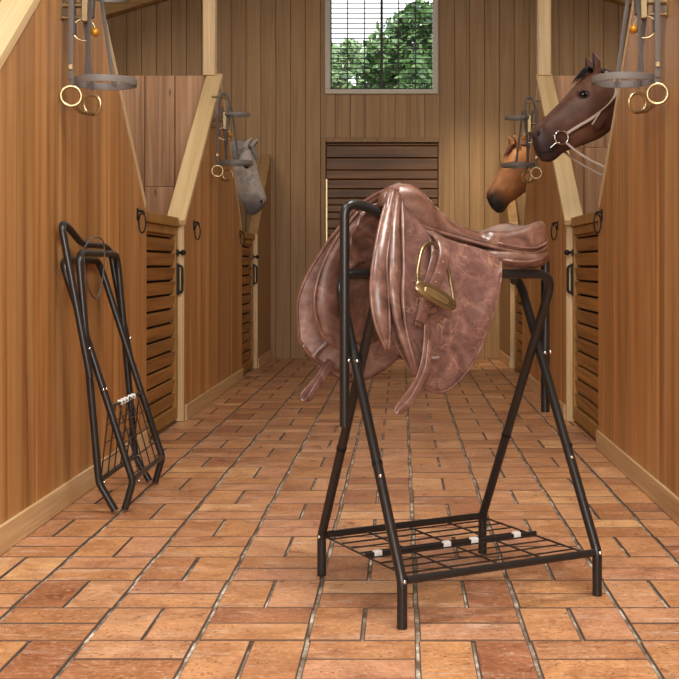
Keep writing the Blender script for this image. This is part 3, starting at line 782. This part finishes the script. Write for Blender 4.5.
rod('hinge_bar', [V((pk.x,Y1+.03,pk.z)), V((pk.x,Y2-.06,pk.z))], .006, fr)
for y in (4.86, 4.91, 4.96, 5.04, 5.09):
    bm = nb(); box(bm, (pk.x-.011, y-.009, pk.z-.011), (pk.x+.011, y+.009, pk.z+.011), .5, .003); obj('clip', bm, M_WHITE, fr)
for c in ((-1.262,Y1-.008,.665), (-1.25,Y2,.665), (-1.20,Y1-.014,.13), (-1.07,Y1+.02,.13), (-1.205,Y1-.01,.5), (-1.20,Y1+.02,.5), (-1.215,Y2,.13)):
    screw(fr, V(c)+V((.012,-.004,0)), (0,1,0))
# thin cable loop over the top of the folded rack
bm = nb(); sweep(bm, catmull([W2(-1.33,Y1+.2,1.07), W2(-1.30,Y1+.22,1.115), W2(-1.275,Y1+.3,1.10), W2(-1.28,Y1+.33,.98), W2(-1.30,Y1+.3,.86), W2(-1.315,Y1+.22,.9), W2(-1.33,Y1+.2,1.02), W2(-1.335,Y1+.2,1.06)], 6), .0035, seg=8)
obj('tie_strap', bm, M_STRAPD, fr, smooth=True)

# ------------------------------------------------------------------ horses
def horse_mat(name, base, dark, light, muzzle, mz=.12, speck=0):
    """local object space: origin at the poll; muzzle far from it; colour belongs to the coat"""
    m = NT(name); c = m.coord()
    a = m.noise(c, 5, 4); b = m.noise(m.coord((30, 30, 120)), 1.0, 4)
    col = m.ramp(a, [(.3, dark), (.5, base), (.7, light)])
    col = m.mix(1.0, col, m.ramp(b, [(.3, .82), (.7, 1.05)]), 'MULTIPLY')
    if speck:
        s = m.ramp(m.noise(c, 28, 4), [(.5, 0.0), (.6, speck)]); col = m.mix(s, col, light)
    at = m.n('ShaderNodeAttribute', attribute_name='muzzle')
    g = m.n('ShaderNodeVectorMath', operation='DISTANCE'); m.l(m.coord(), g.inputs[0]); g.inputs[1].default_value = MUZ[0]
    f = m.ramp(m.math('ADD', g.outputs['Value'], m.math('MULTIPLY', m.math('SUBTRACT', m.noise(c, 14, 3), .5), .05)), [(mz*.55, 1.0), (mz*1.25, 0.0)])
    col = m.mix(f, col, muzzle)
    m.base(col); m.set(Roughness=.5); m.set(**{'Specular_IOR_Level': .35})
    m.bump(b, .1, .003); return m.m
MUZ = [(0, 0, 0)]
OX, OZ, K = 592, 78, 168.0
def hp(px, py):
    if px > 700: px = 700+(px-700)*.8
    return ((px-OX)/K*1.08, (OZ-py)/K)
RG = [((533.5,131),(536,146),.030), ((534,125),(541,153.5),.050), ((538,119.5),(549,157),.058), ((545,113),(556,153),.056), ((553,105),(563,147),.056),
      ((562,95),(573,143),.066), ((570,85.5),(585,138),.080), ((577,77),(596,133),.092), ((583,71.5),(604,127),.090), ((591,69),(609,122),.082), ((601,71),(612,122),.078),
      ((615,76),(612,134),.080), ((634,84),(618,152),.092), ((664,98),(634,190),.115), ((710,116),(658,250),.15), ((752,124),(700,278),.21), ((800,118),(762,282),.26),
      ((860,124),(850,292),.29), ((930,126),(930,290),.30), ((985,120),(985,276),.28), ((1020,132),(1020,256),.22), ((1042,160),(1042,236),.10)]
def build_horse(name, loc, mirror, yaw, scale, pitch, mat_args, label, mane_mat, hoof_z, two_eyes=True, ears=None):
    """mirror: +1 faces the aisle from the right side (muzzle to -x), -1 from the left side"""
    # canonical 2D profile -> 3D with head pitched by `pitch` about the poll, neck easing, and yaw that fades out along the neck
    def bend(x, z):
        w = max(0, min(1, (.22-x)/.12)); a = pitch*w
        return x*math.cos(a)-z*math.sin(a), x*math.sin(a)+z*math.cos(a)
    # path for yaw
    def pathpt(x):
        st_, cx, cy = 0, 0.0, 0.0
        n = 24; h = yaw
        def ang(q): return h*max(0, min(1, (.95-q)/.75)) if q > 0 else h
        s = x/n
        for i in range(n):
            q = s*(i+.5); cx += math.cos(ang(q))*s; cy += math.sin(ang(q))*s
        return cx, cy, ang(x)
    def P(x, y, z, raw=False):
        bx, bz = bend(x, z)
        cx, cy, a = pathpt(bx)
        p = V((cx-y*math.sin(a), cy+y*math.cos(a), bz))*scale
        return V((p.x*(1 if mirror > 0 else -1), p.y, p.z))
    root = empty(name, loc)
    tag(root, label, 'horse')
    MUZ[0] = tuple(P(*(lambda q: (q[0]-.0, 0, q[1]))(hp(538,145))))
    mat = horse_mat(name+'_coat_'+label[:5], *mat_args)
    rings = []
    for (tp, bt, hw) in RG:
        a = V(hp(*tp)); b = V(hp(*bt)); c = (a+b)/2; d = (a-b)/2
        ring = []
        for i in range(24):
            t = 2*math.pi*i/24; cc, ss = math.cos(t), math.sin(t)
            e = .9; cc = math.copysign(abs(cc)**e, cc); ss = math.copysign(abs(ss)**e, ss)
            k = 1.0-.18*max(0, -cc) if hw < .1 else 1
            ring.append(P(c.x+d.x*cc, ss*hw*k, c.y+d.y*cc))
        rings.append(ring)
    # smooth between rings
    R2 = []
    for k in range(24):
        R2.append(catmull([r[k] for r in rings], 4))
    rings = [[R2[k][i] for k in range(24)] for i in range(len(R2[0]))]
    bm = nb(); loft(bm, rings)
    def lump(px, py, y, r, sx=1, sy=1, sz=1):
        x, z = hp(px, py); ball(bm, P(x, y, z), r*scale, sx, sy, sz)
    for s in (-1, 1):
        lump(590, 116, s*.060, .052, 1, .6, 1.2)          # cheek
        lump(575, 90, s*.066, .024, 1.3, .7, .9)         # brow
        lump(540, 127, s*.038, .022, 1, .8, 1.1)         # nostril flesh
    lump(545, 153, 0, .026, 1.2, 1.2, .8)
    for s in (-1, 1):                                      # ears, joined to the head
        x, z = hp(589.5, 73); tip = hp(587 if ears is None else ears[0], 52)
        pts = [P(x+.01, s*.045, z-.02), P(x+.004, s*.055, z+.03), P(x-.0, s*.062, z+.075), P(tip[0], s*.056, tip[1]-.01), P(tip[0], s*.052, tip[1]+.004)]
        pts = catmull(pts, 4); sweep(bm, pts, interp([.018*scale,.026*scale,.024*scale,.013*scale,.004*scale], len(pts)), interp([.016*scale,.017*scale,.015*scale,.009*scale,.003*scale], len(pts)), side=(1,0,0), seg=12)
    # legs down to the stall floor
    for (lx, ly) in ((745, .13), (745, -.13), (985, .14), (985, -.14)):
        x, _ = hp(lx, 0); zt = hp(0, 232)[1]; hz = hoof_z/scale
        back = lx > 900
        pts = [P(x, ly, zt), P(x+(.06 if back else 0), ly, zt+(hz-zt)*.28), P(x+(.12 if back else .01), ly, zt+(hz-zt)*.52), P(x+(.05 if back else 0), ly, zt+(hz-zt)*.86), P(x-(.0), ly, hz+.05)]
        pts = catmull(pts, 5); n = len(pts)
        sweep(bm, pts, interp([.14,.10,.055,.042,.05], n), side=(1,0,0), seg=12)
    body = obj('body', bm, mat, root, shift=False, remesh=.0085 if scale > .9 else .0085)
    # hooves
    for (lx, ly) in ((745, .13), (745, -.13), (985, .14), (985, -.14)):
        x, _ = hp(lx, 0); hz = hoof_z/scale
        b2 = nb(); sweep(b2, [P(x-.01, ly, hz), P(x, ly, hz+.08)], [.07, .055]); obj('hoof', b2, M_IRON, root, smooth='auto', shift=False)
    # eyes, nostrils, mouth
    for s in (-1, 1):
        x, z = hp(576.5, 93); b2 = nb(); ball(b2, P(x, s*.079, z), .0185*scale, 1.15, .7, .85, u=20, v=14)
        m = bpy.data.materials.get('horse_eye') or simple('horse_eye', rgb(18,12,10), .06)
        e = obj('eye', b2, m, root, smooth=True, shift=False)
        b2 = nb(); c = [P(*(lambda q: (q[0], s*(.0835+.0), q[1]))(hp(576.5+5.0*math.cos(t), 92.6+3.1*math.sin(t)))) for t in [2*math.pi*i/20 for i in range(20)]]
        sweep(b2, c, .0042*scale, closed=True, seg=8); obj('eyelid', b2, bpy.data.materials.get('lid_skin') or simple('lid_skin', rgb(40,28,26), .5), root, smooth=True, shift=False)
        b2 = nb(); x, z = hp(536.8, 130); ball(b2, P(x, s*.049, z), .014*scale, .75, .5, 1.15); obj('nostril', b2, bpy.data.materials.get('nostril_dark') or simple('nostril_dark', rgb(16,12,12), .7), root, smooth=True, shift=False)
        if mirror > 0: b2 = nb(); pts = catmull([P(*(lambda q: (q[0], s*w, q[1]))(hp(a, b))) for a, b, w in ((538,147.5,.036),(542,148,.048),(548,146.5,.054),(552,144.5,.0525))], 5)
        if mirror > 0: sweep(b2, pts, .0035*scale, seg=8); obj('mouth_line', b2, bpy.data.materials['nostril_dark'], root, smooth=True, shift=False)
        # inner ear
        x, z = hp(589, 68); b2 = nb(); pts = catmull([P(x-.012, s*.058, z+.01), P(x-.018, s*.064, z+.045), P(x-.018, s*.058, z+.085)], 5)
        sweep(b2, pts, interp([.010*scale,.013*scale,.003*scale], len(pts)), interp([.004*scale]*2, len(pts)), side=(0,1,0)); obj('inner_ear', b2, bpy.data.materials['lid_skin'], root, smooth=True, shift=False)
    # mane: many tapering locks along the crest, plus forelock
    b2 = nb(); rs = random.Random(3)
    crest = catmull([V((*hp(590,67),0)), V((*hp(603,69),0)), V((*hp(618,75),0)), V((*hp(636,83),0)), V((*hp(665,97),0)), V((*hp(705,114),0))], 14)
    for i in range(130):
        c = crest[min(len(crest)-1, int(i/130*len(crest)))]
        x, z = c.x+rs.uniform(-.01,.01), c.y; sd_ = 1*mirror; l = rs.uniform(.12, .2)
        pts = [P(x, 0, z-.005), P(x, sd_*.03, z+.012), P(x+.01, sd_*rs.uniform(.07,.09), z-l*.4), P(x+.02+rs.uniform(-.02,.02), sd_*rs.uniform(.085,.11), z-l)]
        pts = catmull(pts, 4); sweep(b2, pts, interp([.006*scale,.008*scale,.006*scale,.001], len(pts)), seg=6)
    for i in range(46):
        x, z = hp(588, 68); y = rs.uniform(-.03, .03); k = rs.uniform(.5, 1)
        e = hp(588-17*k+rs.uniform(-2, 2), 70+9*k+rs.uniform(-2, 3))
        pts = catmull([P(x+.01, y, z), P(x-.025, y*1.1, z+.018), P((x+e[0])/2-.01, y*1.2, (z+e[1])/2+.02), P(e[0], y*1.3, e[1]+.004)], 4)
        sweep(b2, pts, interp([.005*scale,.006*scale,.004*scale,.001], len(pts)), seg=6)
    obj('mane', b2, mane_mat, root, smooth=True, shift=False)
    b2 = nb()
    for i in range(30):
        x, z = hp(1040, 150); a = rs.uniform(-.05,.05)
        pts = catmull([P(x-.05, a*.3, z), P(x+.08, a, z-.1), P(x+.1+a, a*1.2, z-.5), P(x+.08, a, z-.95+rs.uniform(-.1,.1))], 4)
        sweep(b2, pts, interp([.012,.016,.014,.002], len(pts)), seg=6)
    obj('tail', b2, mane_mat, root, smooth=True, shift=False)
    return root, P
M_MANE = simple('black_mane', rgb(24,18,18), .55); M_MANEC = simple('chestnut_mane', rgb(96,50,30), .55); M_MANEG = simple('grey_mane', rgb(150,144,140), .55)
h1, P1 = build_horse('horse', (1.15, 6.86, 2.085), 1, math.radians(10), 1.03, 0, (rgb(98,62,46), rgb(70,42,30), rgb(130,90,68), rgb(58,42,40), .14),
            'dark brown horse in bridle leaning its head out over the near right door', M_MANE, -2.105)
h2, P2 = build_horse('horse', (1.075, 10.62, 2.03), 1, math.radians(18), 1.06, math.radians(14), (rgb(160,104,62), rgb(128,80,46), rgb(186,128,80), rgb(50,44,42), .15),
            'chestnut horse with black muzzle looking out of the far right stall', M_MANEC, -2.03)
h3, P3 = build_horse('horse', (-1.43, 10.62, 2.03), -1, math.radians(15), 1.04, math.radians(27), (rgb(176,166,158), rgb(138,130,124), rgb(206,198,190), rgb(104,98,98), .14, .4),
            'dapple grey horse with upright ears looking out of the far left stall', M_MANEG, -2.03)
# bridle on the dark horse
hb = empty('horse_bridle', tuple(h1.location))
tag(hb, 'pale leather bridle with silver bit ring worn by the dark brown horse', 'bridle')
def hbp(px, py, w, s=-1):
    x, z = hp(px, py); return P1(x, s*w, z)
for s in (-1, 1):
    bm = nb(); c = V(hp(557,134)); pts = []
    for i in range(28):
        t = 2*math.pi*i/28; pts.append(hbp(557+6.2*math.cos(t), 134+6.2*math.sin(t), .066, s))
    sweep(bm, pts, .006, closed=True, seg=10); obj('bit_ring', bm, M_CHROME, hb, smooth=True, shift=False)
    bm = nb(); sweep(bm, [hbp(547,144,.062,s), hbp(552,139,.07,s)], .007); obj('bit', bm, M_CHROME, hb, smooth='auto', shift=False)
    bm = nb(); sweep(bm, catmull([hbp(562,130,.070,s), hbp(572,123,.084,s), hbp(584,115,.105,s), hbp(597,103,.108,s), hbp(605,92,.096,s), hbp(605,80,.088,s), hbp(602,73,.06,s), hbp(601,69,.0,s)], 6), .009, .004, side=(1,0,1)); obj('cheek_strap', bm, M_CREAM, hb, smooth=True, shift=False)
    bm = nb(); sweep(bm, catmull([hbp(590,110,.111,s), hbp(586,117,.109,s), hbp(583,122,.104,s)], 4), .005); obj('strap_end', bm, M_CREAM, hb, smooth=True, shift=False)
    bm = nb(); sweep(bm, catmull([hbp(561,139,.070,s), hbp(572,149,.085,s), hbp(590,160,.10,s), hbp(612,169,.11,s), hbp(650,168,.15,s), hbp(690,140,.17,s), hbp(700,118,.1,s), hbp(702,111,.0,s)], 6), .0075, .005, side=(0,0,1)); obj('rein', bm, M_CREAM, hb, smooth=True, shift=False)

# ------------------------------------------------------------------ outside: trees beyond the window
def leafm(name, a, b):
    m = NT(name); r = m.rnd(); m.base(m.mix(r, a, b)); m.set(Roughness=.5)
    m.b.inputs['Subsurface Weight'].default_value = .0; return m.m
LM1 = leafm('green_leaves', rgb(38,70,30), rgb(136,170,108)); LM2 = leafm('pale_leaves', rgb(110,140,90), rgb(176,196,150))
M_BARK = simple('bark', rgb(84,70,56), .8, 0, .5, 30)
def tree(name, x, y, h, cr, lab, mat, n=5200, seed=1):
    rs = random.Random(seed); t = empty(name, (x, y, -.1)); tag(t, lab, 'tree', 'trees outside the window')
    bm = nb(); sweep(bm, catmull([V((x,y,-.1)), V((x+.1,y,h*.4)), V((x-.05,y+.1,h*.75))], 5), interp([.22,.16,.08], 11)); 
    for i in range(7):
        a = i*.9; z0 = h*(.4+.05*i); sweep(bm, catmull([V((x,y,z0)), V((x+math.cos(a)*cr*.4,y+math.sin(a)*cr*.4,z0+h*.12)), V((x+math.cos(a)*cr*.7,y+math.sin(a)*cr*.7,z0+h*.2))], 4), interp([.07,.05,.02], 9))
    obj('trunk', bm, M_BARK, t, smooth=True)
    bm = nb(); cl = [(V((rs.gauss(0,.45)*cr, rs.gauss(0,.45)*cr, h-cr*1.0+rs.uniform(-.8,.85)*cr)), rs.uniform(.25,.45)*cr) for _ in range(26)]
    lay = bm.verts.layers.float['rnd']
    for i in range(n):
        c, r = rs.choice(cl); d = V((rs.gauss(0,1), rs.gauss(0,1), rs.gauss(0,1))).normalized()*r*rs.uniform(.6,1)
        p = V((x, y, 0))+c+d; a = V((rs.gauss(0,1), rs.gauss(0,1), rs.gauss(0,1))).normalized(); b = a.orthogonal().normalized(); s = rs.uniform(.07,.13)
        q = [bm.verts.new(p-a*s), bm.verts.new(p+b*s*.45), bm.verts.new(p+a*s), bm.verts.new(p-b*s*.45)]
        k = rs.random()
        for v in q: v[lay] = k
        bm.faces.new(q)
    obj('foliage', bm, mat, t, kind=None)
tree('tree', .42, 20.5, 5.6, 1.2, 'tall leafy green tree outside, filling the right half of the window', LM1, 6500, 2)
tree('tree', -.50, 22.5, 4.45, .6, 'low green tree outside at the bottom middle of the window', LM1, 3000, 5)
tree('tree', -1.6, 27.0, 6.3, .8, 'pale hazy tree outside at the left edge of the window', LM2, 3000, 9)
bm = nb(); box(bm, (-40, YB+.3, -.3), (40, 60, -.1)); obj('ground', bm, simple('grass_ground', rgb(96,120,60), .9), kind='structure')

# ------------------------------------------------------------------ light
w = bpy.data.worlds.new('world'); bpy.context.scene.world = w; w.use_nodes = True
nt = w.node_tree; bg = nt.nodes['Background']
tc = nt.nodes.new('ShaderNodeTexCoord'); mp = nt.nodes.new('ShaderNodeMapping'); mp.inputs[3].default_value = (1, 1, 2.5)
ns = nt.nodes.new('ShaderNodeTexNoise'); ns.inputs['Scale'].default_value = 5; ns.inputs['Detail'].default_value = 6
cr = nt.nodes.new('ShaderNodeValToRGB'); cr.color_ramp.elements[0].position = .34; cr.color_ramp.elements[0].color = rgb(206,226,248); cr.color_ramp.elements[1].position = .46; cr.color_ramp.elements[1].color = rgb(255,255,255)
nt.links.new(tc.outputs['Generated'], mp.inputs[0]); nt.links.new(mp.outputs[0], ns.inputs['Vector']); nt.links.new(ns.outputs[0], cr.inputs[0]); nt.links.new(cr.outputs[0], bg.inputs[0])
bg.inputs[1].default_value = 2.1

def area(name, loc, tgt, size, power, col=(1,.95,.88), sy=None):
    l = bpy.data.lights.new(name, 'AREA'); l.energy = power; l.color = col; l.size = size
    if sy: l.shape = 'RECTANGLE'; l.size_y = sy
    o = bpy.data.objects.new(name, l); COL.objects.link(o); o.location = loc
    o.rotation_euler = (V(tgt)-V(loc)).to_track_quat('-Z', 'Y').to_euler(); return o
area('front_fill', (.6, -2.6, 2.4), (.3, 4, .3), 3.0, 225, (1,.96,.9), 2.6)  # added key light behind the camera, its doorway is made up
area('ceiling_fill', (.5, 2.7, 4.3), (.45, 2.8, 0), 1.1, 165, (1,.96,.9), 1.8)  # added overhead fill for the foreground, the ceiling has no opening
area('ceiling_fill', (-.15, 7.2, 4.3), (0, 7.2, 0), 1.0, 16, (1,.9,.78), 1.6)  # added overhead fill for the middle of the aisle
area('ceiling_fill', (-.1, 10.6, 4.3), (.1, 10.9, 0), .8, 6, (1,.9,.78), 1.0)  # added weak overhead fill near the back wall
area('side_fill', (-1.2, 2.2, 2.9), (-.1, 3.5, .9), .7, 34, (1,.97,.94))  # light added from the left for highlights on the saddle, no fixture
area('stall_fill', (2.6, 7.0, 3.5), (1.6, 7.0, 1.4), .6, 26, (1,.88,.72))  # unseen fill lights added over the stalls, near and far
area('stall_fill', (-2.8, 7.0, 3.5), (-2, 7.6, 1.4), .6, 26, (1,.88,.72))
area('stall_fill', (2.6, 10.8, 3.5), (1.6, 10.8, 1.4), .6, 18, (1,.88,.72))
area('stall_fill', (-2.8, 10.8, 3.5), (-1.6, 10.8, 1.4), .6, 18, (1,.88,.72))
s = bpy.data.lights.new('wall_washer', 'SPOT'); s.energy = 420; s.color = (1,.85,.62); s.spot_size = math.radians(44); s.spot_blend = .8; s.shadow_soft_size = .15
o = bpy.data.objects.new('wall_washer', s); COL.objects.link(o); o.location = (.4, 9.4, 4.2); o.rotation_euler = (V((.95, YB, .7))-V(o.location)).to_track_quat('-Z', 'Y').to_euler()
sun = bpy.data.lights.new('sun', 'SUN'); sun.energy = 2.2; sun.angle = .02
o = bpy.data.objects.new('sun', sun); COL.objects.link(o); o.rotation_euler = (math.radians(38), 0, math.radians(40))
o.location = (0, 0, 9)

# ------------------------------------------------------------------ camera
cam = bpy.data.cameras.new('camera'); co = bpy.data.objects.new('camera', cam); COL.objects.link(co)
cam.sensor_width = 36; cam.lens = F/679*36; co.location = (0, 0, EYE); co.rotation_euler = (math.radians(90), 0, 0)
cam.shift_x = -(VX-339.5)/679; cam.shift_y = -(339.5-VY)/679
sc = bpy.context.scene; sc.camera = co
sc.view_settings.view_transform = 'Standard'; sc.view_settings.look = 'None'; sc.view_settings.gamma = 1; sc.view_settings.use_curve_mapping = False
sc.view_settings.exposure = 0.0
